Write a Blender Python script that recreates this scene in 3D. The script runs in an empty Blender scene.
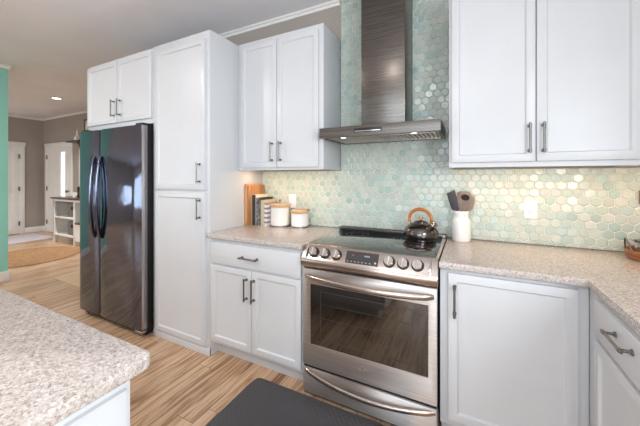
import bpy, bmesh, math, random
from mathutils import Vector, Matrix
random.seed(7)
S = bpy.context.scene
COL = S.collection
PI = math.pi

# ------------------------------------------------------------------ camera
cam_d = bpy.data.cameras.new('camera')
cam = bpy.data.objects.new('camera', cam_d); COL.objects.link(cam)
cam.location = (1.6963, -2.174, 1.3223)
cam.rotation_euler = (math.radians(90), 0, math.radians(26.786))
cam_d.sensor_width = 36.0
cam_d.lens = 36.0 * 292.72 / 640.0
cam_d.shift_y = -(213 - 177.05) / 640.0
cam_d.clip_start = 0.02
S.camera = cam

# ------------------------------------------------------------------ world, exposure
S.view_settings.view_transform = 'Standard'
S.view_settings.look = 'None'
S.view_settings.gamma = 1.0
S.view_settings.use_curve_mapping = False
S.view_settings.exposure = -0.3
S.cycles.use_denoising = True
S.cycles.max_bounces = 10
S.cycles.diffuse_bounces = 6
S.cycles.sample_clamp_indirect = 6.0
S.cycles.caustics_reflective = False
S.cycles.caustics_refractive = False
W = bpy.data.worlds.new('world'); S.world = W; W.use_nodes = True
W.node_tree.nodes['Background'].inputs[0].default_value = (0.75, 0.86, 1.0, 1)
W.node_tree.nodes['Background'].inputs[1].default_value = 1.0

def area(name, loc, rot, sx, sy, power, col=(1, 1, 1), spread=180):
    d = bpy.data.lights.new(name, 'AREA'); d.shape = 'RECTANGLE'
    d.size, d.size_y, d.energy, d.color = sx, sy, power, col
    d.spread = math.radians(spread)
    o = bpy.data.objects.new(name, d); COL.objects.link(o)
    o.location = loc; o.rotation_euler = rot
    return o
# daylight by unseen windows and a glass door; right and far windows added for fill
DAY = (0.74, 0.88, 1.0)
area('daylight_glass_door', (1.45, -5.74, 1.06), (PI/2, 0, 0), 2.5, 1.95, 80, DAY)
area('daylight_rear_window', (-2.6, -5.74, 1.5), (PI/2, 0, 0), 2.2, 1.3, 4, DAY)
area('daylight_added_right', (2.735, -2.65, 1.62), (PI/2, 0, PI/2), 1.5, 1.0, 80, (.86, .94, 1.0))  # window added on the unseen right wall to brighten faces turned that way
area('daylight_living_window', (-7.54, -4.9, 1.25), (PI/2, 0, -PI/2), .45, .85, 8, DAY)
area('daylight_added_far', (-5.6, -5.74, 1.45), (PI/2, 0, 0), 2.2, 1.4, 52, DAY)  # rear window added out of view to bring daylight to the hall side

# ------------------------------------------------------------------ colour and node helpers
def lin(c):
    return tuple(((v/255)/12.92 if v/255 <= 0.04045 else ((v/255+0.055)/1.055)**2.4) for v in c)
def rgba(c): return lin(c) + (1,)

class NT:
    def __init__(s, name):
        s.m = bpy.data.materials.new(name); s.m.use_nodes = True
        s.t = s.m.node_tree; s.n = s.t.nodes; s.b = s.n['Principled BSDF']
    def node(s, typ, **kw):
        n = s.n.new(typ)
        for k, v in kw.items(): setattr(n, k, v)
        return n
    def link(s, a, b): s.t.links.new(a, b)
    def put(s, sock, v):
        if hasattr(v, 'is_linked') or isinstance(v, bpy.types.NodeSocket): s.link(v, sock)
        else: sock.default_value = v
    def math(s, op, a, b=0.0, c=None):
        n = s.node('ShaderNodeMath', operation=op)
        s.put(n.inputs[0], a); s.put(n.inputs[1], b)
        if c is not None: s.put(n.inputs[2], c)
        return n.outputs[0]
    def pos(s):
        return s.node('ShaderNodeTexCoord').outputs['Object']
    def mapping(s, v, scale=(1, 1, 1), loc=(0, 0, 0)):
        n = s.node('ShaderNodeMapping'); s.put(n.inputs[0], v)
        n.inputs['Scale'].default_value = scale; n.inputs['Location'].default_value = loc
        return n.outputs[0]
    def noise(s, v, scale, detail=3, rough=.5, dist=0):
        n = s.node('ShaderNodeTexNoise'); s.put(n.inputs['Vector'], v)
        n.inputs['Scale'].default_value = scale; n.inputs['Detail'].default_value = detail
        n.inputs['Roughness'].default_value = rough; n.inputs['Distortion'].default_value = dist
        return n.outputs['Fac']
    def ramp(s, f, stops, interp='LINEAR'):
        n = s.node('ShaderNodeValToRGB'); s.put(n.inputs[0], f); r = n.color_ramp; r.interpolation = interp
        while len(r.elements) < len(stops): r.elements.new(.5)
        for e, (p, c) in zip(r.elements, stops): e.position = p; e.color = rgba(c)
        return n.outputs[0]
    def mix(s, f, a, b, mode='MIX'):
        n = s.node('ShaderNodeMix', data_type='RGBA', blend_type=mode)
        s.put(n.inputs[0], f); s.put(n.inputs[6], a); s.put(n.inputs[7], b)
        return n.outputs[2]
    def bump(s, h, strength=.2, dist=.01):
        n = s.node('ShaderNodeBump'); n.inputs['Strength'].default_value = strength
        n.inputs['Distance'].default_value = dist; s.put(n.inputs['Height'], h)
        s.link(n.outputs[0], s.b.inputs['Normal'])
    def set(s, **kw):
        for k, v in kw.items(): s.put(s.b.inputs[k.replace('_', ' ')], v)
        return s.m

def plain(name, c, rough=.5, metal=0.0, var=.04, vscale=6, bump=0, bscale=80, coat=0, spec=.5):
    t = NT(name); p = t.pos()
    f = t.noise(p, vscale, 3)
    a = tuple(max(0, min(255, v*(1-var))) for v in c); b = tuple(max(0, min(255, v*(1+var))) for v in c)
    t.set(Base_Color=t.ramp(f, [(.3, a), (.7, b)]), Roughness=rough, Metallic=metal)
    t.b.inputs['Coat Weight'].default_value = coat
    t.b.inputs['Specular IOR Level'].default_value = spec
    if bump: t.bump(t.noise(p, bscale, 3), bump, .002)
    return t.m

def brushed(name, c, rough, stretch=(1.5, 120, 120), var=.08, aniso=.5, vary=.06, radial=None, wave=0):
    t = NT(name); p = t.pos()
    f = t.noise(t.mapping(p, stretch), 3, 4, .6)
    a = tuple(v*(1-var) for v in c); b = tuple(min(255, v*(1+var)) for v in c)
    r = t.math('MULTIPLY_ADD', f, vary, rough - vary/2)
    t.set(Base_Color=t.ramp(f, [(.3, a), (.7, b)]), Roughness=r, Metallic=1.0, Anisotropic=aniso)
    if radial:
        tg = t.node('ShaderNodeTangent', direction_type='RADIAL', axis=radial); t.link(tg.outputs[0], t.b.inputs['Tangent'])
    if wave: t.bump(t.noise(p, 5.5, 2), wave, .02)
    return t.m

def emit(name, c, strength):
    t = NT(name); t.set(Base_Color=rgba(c), Emission_Color=rgba(c), Emission_Strength=strength)
    return t.m

M = {}
M['white'] = plain('cabinet_white_paint', (204, 206, 209), .32, var=.006, spec=.45)
M['trim'] = plain('trim_white_paint', (236, 235, 232), .4, var=.01)
M['ceiling'] = plain('ceiling_paint', (231, 232, 237), .85, var=.015, vscale=2, bump=.15, bscale=120)
M['taupe'] = plain('taupe_wall_paint', (163, 154, 146), .8, var=.02, vscale=2, bump=.1, bscale=150)
M['paleroom'] = plain('pale_wall_paint', (226, 222, 215), .8, var=.02, vscale=2)
M['teal'] = plain('teal_wall_paint', (146, 206, 190), .7, var=.015, vscale=2, bump=.1, bscale=150)
M['pewter'] = brushed('pewter_metal', (128, 124, 122), .32, aniso=.2)
M['steel'] = brushed('brushed_stainless', (206, 199, 195), .40, aniso=.85, radial='X')
M['panelsteel'] = brushed('panel_stainless', (186, 174, 166), .24, aniso=.3)
M['darksteel'] = brushed('dark_brushed_stainless', (106, 100, 95), .27, aniso=.6, var=.12)
M['blacksteel'] = brushed('black_stainless', (106, 110, 126), .09, stretch=(120, 120, 1.5), var=.04, aniso=.3, vary=.03, wave=.10)
M['doorsteel'] = brushed('door_edge_stainless', (176, 172, 174), .22, stretch=(120, 120, 1.5), aniso=.3)
M['chrome'] = plain('chrome', (225, 222, 218), .08, 1.0, var=.01)
M['black'] = plain('black_plastic', (24, 24, 26), .4, var=.1)
M['blackglass'] = plain('black_ceramic_glass', (10, 11, 12), .05, var=.1, spec=1.0, coat=.7)
M['ovenglass'] = plain('dark_oven_glass', (14, 13, 13), .05, var=.1, spec=1.0, coat=1)
M['gunmetal'] = plain('polished_gunmetal', (104, 98, 95), .14, 1.0, var=.03)
M['ceramic'] = plain('white_ceramic', (238, 236, 232), .18, var=.01, coat=.4)
M['outlet'] = plain('white_outlet_plastic', (240, 239, 236), .35, var=.005)
M['page'] = plain('book_pages', (226, 214, 190), .8, var=.04, vscale=60)
M['rubber'] = plain('dark_rubber', (30, 30, 32), .7, var=.1)
M['charcoal'] = plain('charcoal_nylon', (66, 66, 69), .5, var=.06)
M['copper'] = plain('copper', (205, 130, 88), .2, 1.0, var=.03)
M['bin'] = plain('grey_storage_fabric', (128, 124, 122), .9, var=.06, vscale=40)
M['whitemat'] = plain('pale_woven_cotton', (214, 209, 216), .95, var=.03, vscale=30, bump=.4, bscale=300)
M['paper'] = plain('picture_paper', (214, 204, 192), .7, var=.12, vscale=9)
M['grout'] = plain('pale_grout', (226, 224, 214), .75, var=.02, vscale=30)
M['lens'] = emit('warm_lamp_lens', (255, 232, 196), 9.0)
M['can'] = emit('recessed_lamp_lens', (255, 240, 218), 7.0)
M['digit'] = plain('display_marks', (168, 172, 176), .4)
M['reddigit'] = plain('red_display_mark', (170, 60, 50), .4)
M['skypane'] = emit('bright_daylight_glass', (236, 242, 255), 1.5)

def wood(name, c0, c1, scale=(30, 30, 2.2), rough=.45):
    t = NT(name); p = t.pos()
    f = t.noise(t.mapping(p, scale), 2.0, 5, .6, .6)
    t.set(Base_Color=t.ramp(f, [(.3, c0), (.7, c1)]), Roughness=rough)
    return t.m
M['acacia'] = wood('orange_wood', (186, 130, 84), (220, 168, 118))
M['lidwood'] = wood('pale_lid_wood', (186, 150, 112), (214, 182, 142), (3, 30, 30))
M['handlewood'] = wood('glossy_orange_wood', (168, 92, 44), (206, 128, 70), (8, 8, 30), .2)
M['utensilwood'] = wood('weathered_wood', (116, 100, 92), (158, 140, 128), (30, 30, 6), .5)
M['traywood'] = wood('brown_tray_wood', (120, 78, 52), (168, 118, 82), (8, 30, 30), .4)
M['darkwood'] = wood('dark_stained_wood', (52, 36, 28), (84, 60, 46), (3, 30, 30), .35)

def granite():
    t = NT('speckled_granite'); p = t.pos()
    v1 = t.node('ShaderNodeTexVoronoi'); t.put(v1.inputs['Vector'], p); v1.inputs['Scale'].default_value = 170
    sep = t.node('ShaderNodeSeparateColor'); t.link(v1.outputs['Color'], sep.inputs[0])
    c1 = t.ramp(sep.outputs[0], [(0, (122, 112, 108)), (.10, (160, 150, 145)), (.28, (188, 180, 175)), (.60, (202, 196, 192)), (.88, (224, 221, 219))], 'CONSTANT')
    v2 = t.node('ShaderNodeTexVoronoi'); t.put(v2.inputs['Vector'], p); v2.inputs['Scale'].default_value = 380
    sep2 = t.node('ShaderNodeSeparateColor'); t.link(v2.outputs['Color'], sep2.inputs[0])
    c2 = t.ramp(sep2.outputs[1], [(0, (88, 82, 82)), (.09, (170, 162, 158)), (.4, (198, 191, 187)), (.85, (230, 227, 225))], 'CONSTANT')
    big = t.noise(p, 34, 3)
    col = t.mix(.45, c1, c2)
    col = t.mix(t.math('MULTIPLY', big, .55), col, rgba((172, 152, 138)))
    t.set(Base_Color=col, Roughness=.2)
    return t.m
M['granite'] = granite()

def planks():
    t = NT('oak_plank_floor'); p = t.pos()
    s = t.node('ShaderNodeSeparateXYZ'); t.link(p, s.inputs[0])
    wd, ln = .127, 1.22
    rx = t.math('DIVIDE', s.outputs[0], wd)
    row = t.math('FLOOR', rx)
    wn = t.node('ShaderNodeTexWhiteNoise', noise_dimensions='1D'); t.link(row, wn.inputs['W'])
    yy = t.math('ADD', t.math('DIVIDE', s.outputs[1], ln), wn.outputs['Value'])
    colm = t.math('FLOOR', yy)
    cb = t.node('ShaderNodeCombineXYZ'); t.link(row, cb.inputs[0]); t.link(colm, cb.inputs[1])
    w2 = t.node('ShaderNodeTexWhiteNoise', noise_dimensions='3D'); t.link(cb.outputs[0], w2.inputs['Vector'])
    sh = t.node('ShaderNodeVectorMath', operation='MULTIPLY_ADD')
    t.link(w2.outputs['Color'], sh.inputs[0]); sh.inputs[1].default_value = (7, 7, 7)
    t.link(p, sh.inputs[2])
    g = t.noise(t.mapping(sh.outputs[0], (20, 1.25, 1)), 1.3, 6, .62, 1.5)
    fine = t.noise(t.mapping(sh.outputs[0], (150, 4, 1)), 1.6, 3, .6, .2)
    tone = t.ramp(w2.outputs['Value'], [(0, (160, 122, 92)), (.35, (208, 170, 134)), (.7, (228, 194, 160)), (1, (184, 144, 110))])
    streak = t.ramp(g, [(.36, (84, 56, 38)), (.43, (164, 124, 92)), (.52, (222, 188, 154)), (.75, (244, 220, 192))])
    col = t.mix(.62, tone, streak)
    col = t.mix(t.math('MULTIPLY', fine, .3), col, rgba((150, 112, 84)))
    fx = t.math('ABSOLUTE', t.math('SUBTRACT', t.math('FRACT', rx), .5))
    fy = t.math('ABSOLUTE', t.math('SUBTRACT', t.math('FRACT', yy), .5))
    gap = t.math('MAXIMUM', t.math('GREATER_THAN', fx, .489), t.math('GREATER_THAN', fy, .4985))
    col = t.mix(t.math('MULTIPLY', gap, .6), col, rgba((70, 48, 36)))
    t.set(Base_Color=col, Roughness=t.math('MULTIPLY_ADD', fine, .15, .22))
    t.bump(t.math('SUBTRACT', 1.0, gap), .25, .002)
    return t.m
M['floor'] = planks()

def tile_mat():
    t = NT('iridescent_hex_glaze'); p = t.pos()
    a = t.node('ShaderNodeVertexColor'); a.layer_name = 'tile'
    f = t.noise(p, 34, 4, .6, .6)
    col = t.mix(t.math('MULTIPLY', f, .55), a.outputs[0], rgba((206, 210, 202)))
    t.set(Base_Color=col, Roughness=.2)
    t.b.inputs['Specular IOR Level'].default_value = .5
    t.b.inputs['Coat Weight'].default_value = .25; t.b.inputs['Coat Roughness'].default_value = .06
    t.bump(t.noise(p, 42, 2), .18, .004)
    return t.m
M['tile'] = tile_mat()

def mat_weave():
    t = NT('dark_cushion_mat'); p = t.pos()
    ch = t.node('ShaderNodeTexChecker'); t.put(ch.inputs['Vector'], p); ch.inputs['Scale'].default_value = 62
    w = t.node('ShaderNodeTexWave'); t.put(w.inputs['Vector'], t.mapping(p, (1, 1, 1))); w.inputs['Scale'].default_value = 75
    w2 = t.node('ShaderNodeTexWave', bands_direction='Y'); t.put(w2.inputs['Vector'], p); w2.inputs['Scale'].default_value = 75
    h = t.mix(ch.outputs['Fac'], w.outputs['Color'], w2.outputs['Color'])
    t.set(Base_Color=t.mix(h, rgba((78, 77, 80)), rgba((104, 102, 105))), Roughness=.36)
    t.bump(h, .8, .004)
    return t.m
M['mat'] = mat_weave()

def jute():
    t = NT('braided_jute'); p = t.pos()
    n = t.node('ShaderNodeVectorMath', operation='LENGTH'); t.link(p, n.inputs[0])
    ring = t.math('SINE', t.math('MULTIPLY', n.outputs['Value'], 150))
    f = t.noise(p, 34, 4, .7)
    t.set(Base_Color=t.ramp(f, [(.3, (140, 104, 70)), (.7, (190, 150, 108))]), Roughness=.95)
    t.bump(t.math('ADD', t.math('MULTIPLY', ring, .4), f), .6, .01)
    return t.m
M['jute'] = jute()
def beige_streaks():
    t = NT('beige_streaked_sheet'); p = t.pos()
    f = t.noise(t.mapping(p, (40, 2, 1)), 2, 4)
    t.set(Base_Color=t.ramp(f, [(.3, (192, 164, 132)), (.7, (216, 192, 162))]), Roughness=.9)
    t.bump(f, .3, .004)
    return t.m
M['beige_streaks'] = beige_streaks()
def stripe(name, a, b, freq):
    t = NT(name); p = t.pos(); s = t.node('ShaderNodeSeparateXYZ'); t.link(p, s.inputs[0])
    f = t.math('GREATER_THAN', t.math('FRACT', t.math('MULTIPLY', s.outputs[2], freq)), .58)
    t.set(Base_Color=t.mix(f, rgba(a), rgba(b)), Roughness=.55)
    return t.m
def speckle(name, a, b, scale):
    t = NT(name); f = t.noise(t.mapping(t.pos(), (1, 1, .5)), scale, 2)
    t.set(Base_Color=t.ramp(f, [(.48, a), (.54, b)]), Roughness=.55)
    return t.m
M['book_dark'] = plain('charcoal_book_cloth', (52, 52, 54), .6, var=.1, vscale=40)
M['book_pattern'] = speckle('grey_patterned_book_cloth', (74, 72, 82), (140, 136, 144), 70)
M['book_green'] = plain('sage_cream_book_cloth', (196, 190, 156), .6, var=.04)
M['book_stripe'] = stripe('striped_book_cloth', (232, 226, 224), (150, 128, 150), 26)

def glass(name, tint=(240, 246, 245), rough=.02):
    t = NT(name); t.set(Base_Color=rgba(tint), Roughness=rough); t.b.inputs['Transmission Weight'].default_value = 1.0
    return t.m
M['glass'] = glass('clear_glass')
M['smoke'] = glass('smoked_glass', (120, 112, 104))

# ------------------------------------------------------------------ mesh helpers
class B:
    def __init__(s): s.bm = bmesh.new()
    def box(s, x0, x1, y0, y1, z0, z1, bev=0.0, seg=2):
        m = Matrix.Translation(((x0+x1)/2, (y0+y1)/2, (z0+z1)/2)) @ Matrix.Diagonal((x1-x0, y1-y0, z1-z0, 1))
        r = bmesh.ops.create_cube(s.bm, size=1, matrix=m)
        if bev:
            es = list({e for v in r['verts'] for e in v.link_edges})
            bmesh.ops.bevel(s.bm, geom=es, offset=bev, segments=seg, profile=.5, affect='EDGES')
        return s
    def cyl(s, p0, p1, r0, r1=None, seg=20, cap=True):
        p0, p1 = Vector(p0), Vector(p1); d = p1 - p0
        m = Matrix.Translation((p0+p1)/2) @ d.to_track_quat('Z', 'Y').to_matrix().to_4x4()
        bmesh.ops.create_cone(s.bm, cap_ends=cap, segments=seg, radius1=r0, radius2=r0 if r1 is None else r1, depth=d.length, matrix=m)
        return s
    def ball(s, c, r, sc=(1, 1, 1), seg=16):
        m = Matrix.Translation(c) @ Matrix.Diagonal((*sc, 1))
        bmesh.ops.create_uvsphere(s.bm, u_segments=seg, v_segments=max(8, seg//2), radius=r, matrix=m)
        return s
    def lathe(s, prof, c=(0, 0, 0), seg=40):
        rings = []
        for r, z in prof:
            if r < 1e-5: rings.append([s.bm.verts.new((c[0], c[1], c[2]+z))])
            else: rings.append([s.bm.verts.new((c[0]+r*math.cos(2*PI*i/seg), c[1]+r*math.sin(2*PI*i/seg), c[2]+z)) for i in range(seg)])
        for a, b in zip(rings, rings[1:]):
            for i in range(seg):
                j = (i+1) % seg
                q = [a[i % len(a)], a[j % len(a)], b[j % len(b)], b[i % len(b)]]
                u = []
                for v in q:
                    if v not in u: u.append(v)
                if len(u) > 2: s.bm.faces.new(u)
        return s
    def tube(s, pts, r, seg=12, sx=1.0, up=(0, 0, 1)):
        """round (or flattened by sx) tube along a polyline; r may be a list"""
        P = [Vector(p) for p in pts]; n = len(P); rings = []
        for i, p in enumerate(P):
            t = (P[min(i+1, n-1)] - P[max(i-1, 0)]).normalized()
            a = t.cross(Vector(up))
            a = a.normalized() if a.length > 1e-4 else Vector((1, 0, 0))
            b = a.cross(t).normalized(); rr = r[i] if isinstance(r, (list, tuple)) else r
            rings.append([s.bm.verts.new(p + a*rr*sx*math.cos(2*PI*k/seg) + b*rr*math.sin(2*PI*k/seg)) for k in range(seg)])
        for a, b in zip(rings, rings[1:]):
            for k in range(seg): s.bm.faces.new((a[k], a[(k+1) % seg], b[(k+1) % seg], b[k]))
        s.bm.faces.new(rings[0][::-1]); s.bm.faces.new(rings[-1])
        return s
    def prism(s, poly, axis, a0, a1, bev=0.0, seg=2):
        """extrude a 2D polygon along an axis: 'x' -> (y,z), 'y' -> (x,z), 'z' -> (x,y)"""
        def mk(u, v, w): return {'x': (w, u, v), 'y': (u, w, v), 'z': (u, v, w)}[axis]
        A = [s.bm.verts.new(mk(u, v, a0)) for u, v in poly]; Bv = [s.bm.verts.new(mk(u, v, a1)) for u, v in poly]
        n = len(poly); fs = [s.bm.faces.new(A), s.bm.faces.new(Bv[::-1])]
        for i in range(n): fs.append(s.bm.faces.new((A[i], A[(i+1) % n], Bv[(i+1) % n], Bv[i])))
        bmesh.ops.recalc_face_normals(s.bm, faces=fs)
        if bev:
            es = [e for e in {e for f in fs[:2] for e in f.edges}]
            bmesh.ops.bevel(s.bm, geom=es, offset=bev, segments=seg, profile=.5, affect='EDGES')
        return s
    def xform(s, m):
        bmesh.ops.transform(s.bm, matrix=m, verts=s.bm.verts); return s
    def build(s, name, mat, parent=None, loc=(0, 0, 0), rotz=0, sharp=35):
        bmesh.ops.recalc_face_normals(s.bm, faces=s.bm.faces)
        me = bpy.data.meshes.new(name); s.bm.to_mesh(me); s.bm.free()
        me.materials.append(M[mat] if isinstance(mat, str) else mat)
        me.polygons.foreach_set('use_smooth', [True]*len(me.polygons))
        me.set_sharp_from_angle(angle=math.radians(sharp))
        o = bpy.data.objects.new(name, me); COL.objects.link(o)
        o.location = loc; o.rotation_euler = (0, 0, rotz); o.parent = parent
        return o

def tag(o, label, cat, group=None):
    o['label'] = label; o['category'] = cat
    if group: o['group'] = group
    return o
def thing(name, label, cat, loc=(0, 0, 0), rotz=0, group=None):
    o = bpy.data.objects.new(name, None); COL.objects.link(o); o.empty_display_size = .1
    o.location = loc; o.rotation_euler = (0, 0, rotz)
    return tag(o, label, cat, group)
def struct(name, b, mat, parent=None, sharp=35):
    o = b.build(name, mat, parent, sharp=sharp); o['kind'] = 'structure'
    return o

# ------------------------------------------------------------------ room shell
CEIL = 2.735
XW, XE, YS, YN = -7.6, 2.775, -5.8, 1.18
struct('floor', B().box(XW-.1, XE+.1, YS-.1, YN+.1, -.1, 0), 'floor')
struct('ceiling', B().box(XW-.1, XE+.1, YS-.1, YN+.1, CEIL, CEIL+.1), 'ceiling')
struct('wall_kitchen', B().box(-1.70, XE+.1, 0, .12, 0, CEIL), 'taupe')
struct('wall_fridge_end', B().box(-1.82, -1.70, 0, YN, 0, CEIL), 'taupe')
struct('wall_hall_north', B().box(XW, -1.82, YN, YN+.1, 0, CEIL), 'taupe')
def wall_with_holes(name, mat, axis, at0, at1, a0, a1, holes):
    """wall slab along an axis with rectangular openings (a0,a1,z0,z1)"""
    b = B(); cur = a0
    def add(u0, u1, z0, z1):
        if u1-u0 < 1e-4 or z1-z0 < 1e-4: return
        if axis == 'x': b.box(u0, u1, at0, at1, z0, z1)
        else: b.box(at0, at1, u0, u1, z0, z1)
    for (h0, h1, z0, z1) in sorted(holes):
        add(cur, h0, 0, CEIL); add(h0, h1, 0, z0); add(h0, h1, z1, CEIL); cur = h1
    add(cur, a1, 0, CEIL)
    return struct(name, b, mat)
wall_with_holes('wall_hall_west', 'taupe', 'y', XW-.1, XW, YS, YN, [(-5.15, -4.65, .8, 1.7)])
wall_with_holes('wall_right', 'paleroom', 'y', XE, XE+.1, YS, 0, [(-3.4, -1.9, 1.12, 2.12)])
wall_with_holes('wall_rear', 'paleroom', 'x', YS-.1, YS, XW, XE, [(-6.7, -4.5, .75, 2.15), (-3.7, -1.5, .85, 2.15), (.15, 2.72, .08, 2.05)])
b = B().box(-3.67, -3.55, -1.72, -.63, 0, CEIL)
struct('wall_teal_partition', b, 'teal')
# window and glass-door frames of the openings behind and beside the camera
def window(name, axis, at, a0, a1, z0, z1, mull):
    b = B(); w = .06
    def add(u0, u1, v0, v1, d=.05):
        if axis == 'x': b.box(u0, u1, at-d, at+d, v0, v1, .004)
        else: b.box(at-d, at+d, u0, u1, v0, v1, .004)
    add(a0, a1, z0, z0+w); add(a0, a1, z1-w, z1); add(a0, a0+w, z0, z1); add(a1-w, a1, z0, z1)
    for k in range(1, mull+1):
        c = a0+(a1-a0)*k/(mull+1); add(c-w/2, c+w/2, z0, z1)
    return struct(name, b, 'trim')
window('window_1', 'x', YS-.05, -3.7, -1.5, .85, 2.15, 1)
window('window_added_right', 'y', XE+.05, -3.4, -1.9, 1.12, 2.12, 1)  # frame of the right-wall window added for side light
window('window_3', 'y', XW-.05, -5.15, -4.65, .8, 1.7, 0)
window('window_added_far', 'x', YS-.05, -6.7, -4.5, .75, 2.15, 1)  # frame of the far window added for hall light
window('door_3', 'x', YS-.05, .15, 2.72, .0, 2.05, 2)

# crown and base mouldings
def crown_prof(d=.034, h=.034): return [(0, 0), (0, -h), (.012, -h), (d*.5, -h*.55), (d, -.012), (d, 0)]
def crown(name, axis, a0, a1, at, sgn):
    poly = [(at+sgn*u, CEIL+v) for u, v in crown_prof()]
    return struct(name, B().prism(poly, axis, a0, a1), 'trim')
crown('trim_1', 'x', -1.70, .783, 0, -1)
crown('trim_2', 'x', XW, -1.82, YN, -1)
crown('trim_3', 'y', -2.4, YN, XW, 1)
crown('trim_4', 'y', -1.72, -.63, -3.55, 1)
struct('trim_5', B().prism([(-3.67-.05, CEIL-.012), (-3.67, CEIL-.045), (-3.55, CEIL-.045), (-3.50, CEIL-.012), (-3.5, CEIL), (-3.72, CEIL)], 'y', -.63, -.618), 'trim')
def base(name, x0, x1, y0, y1, h=.13): return struct(name, B().box(x0, x1, y0, y1, 0, h, .004), 'trim')
base('baseboard_teal', -3.55, -3.535, -1.735, -.615)
base('baseboard_teal_end', -3.67, -3.535, -.63, -.615)
base('baseboard_west', XW, XW+.015, .84, YN)
base('baseboard_hall', -6.14, -1.82, YN-.015, YN)
base('baseboard_hall_corner', XW, -7.47, YN-.015, YN)

# hall doors
def hall_door(name, axis, at, sgn, a0, a1, ztop, hinges, hinge_side, lite=None, knob=None):
    """casing + leaf on a wall; axis 'y' = wall x=at, axis 'x' = wall y=at"""
    c = .09
    def bx(b, u0, u1, d0, d1, z0, z1, bev=.003):
        e0, e1 = sorted((at+sgn*d0, at+sgn*d1))
        if axis == 'y': b.box(e0, e1, u0, u1, z0, z1, bev)
        else: b.box(u0, u1, e0, e1, z0, z1, bev)
    b = B()
    bx(b, a0-c, a0, 0, .022, 0, ztop+c); bx(b, a1, a1+c, 0, .022, 0, ztop+c); bx(b, a0-c-.015, a1+c+.015, 0, .028, ztop, ztop+c)
    root = struct(name, b, 'trim')
    b = B()
    w = a1-a0
    if lite:
        l0, l1, lz0, lz1 = lite
        bx(b, a0, l0, 0, .012, .01, ztop, 0); bx(b, l1, a1, 0, .012, .01, ztop, 0)
        bx(b, l0, l1, 0, .012, .01, lz0, 0); bx(b, l0, l1, 0, .012, lz1, ztop, 0)
    else:
        bx(b, a0, a1, 0, .006, .01, ztop, 0)
        for z0, z1 in ((.01, .22), (.95, 1.1), (ztop-.13, ztop)): bx(b, a0, a1, .006, .014, z0, z1, .003)
        for u0, u1 in ((a0, a0+.12), (a1-.12, a1)): bx(b, u0, u1, .006, .0142, .01, ztop, .003)
    leaf = b.build('leaf', 'trim', root)
    if lite:
        b = B(); bx(b, l0, l1, .002, .006, lz0, lz1, 0); b.build('glass_pane', 'skypane', root)
        b = B(); bx(b, l0-.025, l0, .0, .018, lz0-.02, lz1+.02); bx(b, l1, l1+.025, 0, .018, lz0-.02, lz1+.02)
        bx(b, l0, l1, 0, .018, lz0-.025, lz0); bx(b, l0, l1, 0, .018, lz1, lz1+.025); b.build('glass_frame', 'trim', root)
    for z in hinges:
        b = B(); bx(b, hinge_side-.014, hinge_side+.014, .01, .03, z-.05, z+.05, .003); b.build('hinge', 'pewter', root)
    if knob:
        u, z = knob; b = B()
        e = at+sgn*.06
        p0 = (at+sgn*.01, u, z) if axis == 'y' else (u, at+sgn*.01, z)
        p1 = (e, u, z) if axis == 'y' else (u, e, z)
        b.cyl(p0, p1, .012); b.ball(p1, .03); b.build('door_handle', 'pewter', root)
    return root
hall_door('door_1', 'y', XW, 1, -.16, .745, 2.045, (1.80, 1.05, .25), .74)
hall_door('door_2', 'x', YN, -1, -7.375, -6.26, 2.035, (1.80, 1.05, .25), -7.37, lite=(-6.70, -6.50, .88, 1.90), knob=(-6.33, 1.0))

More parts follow.
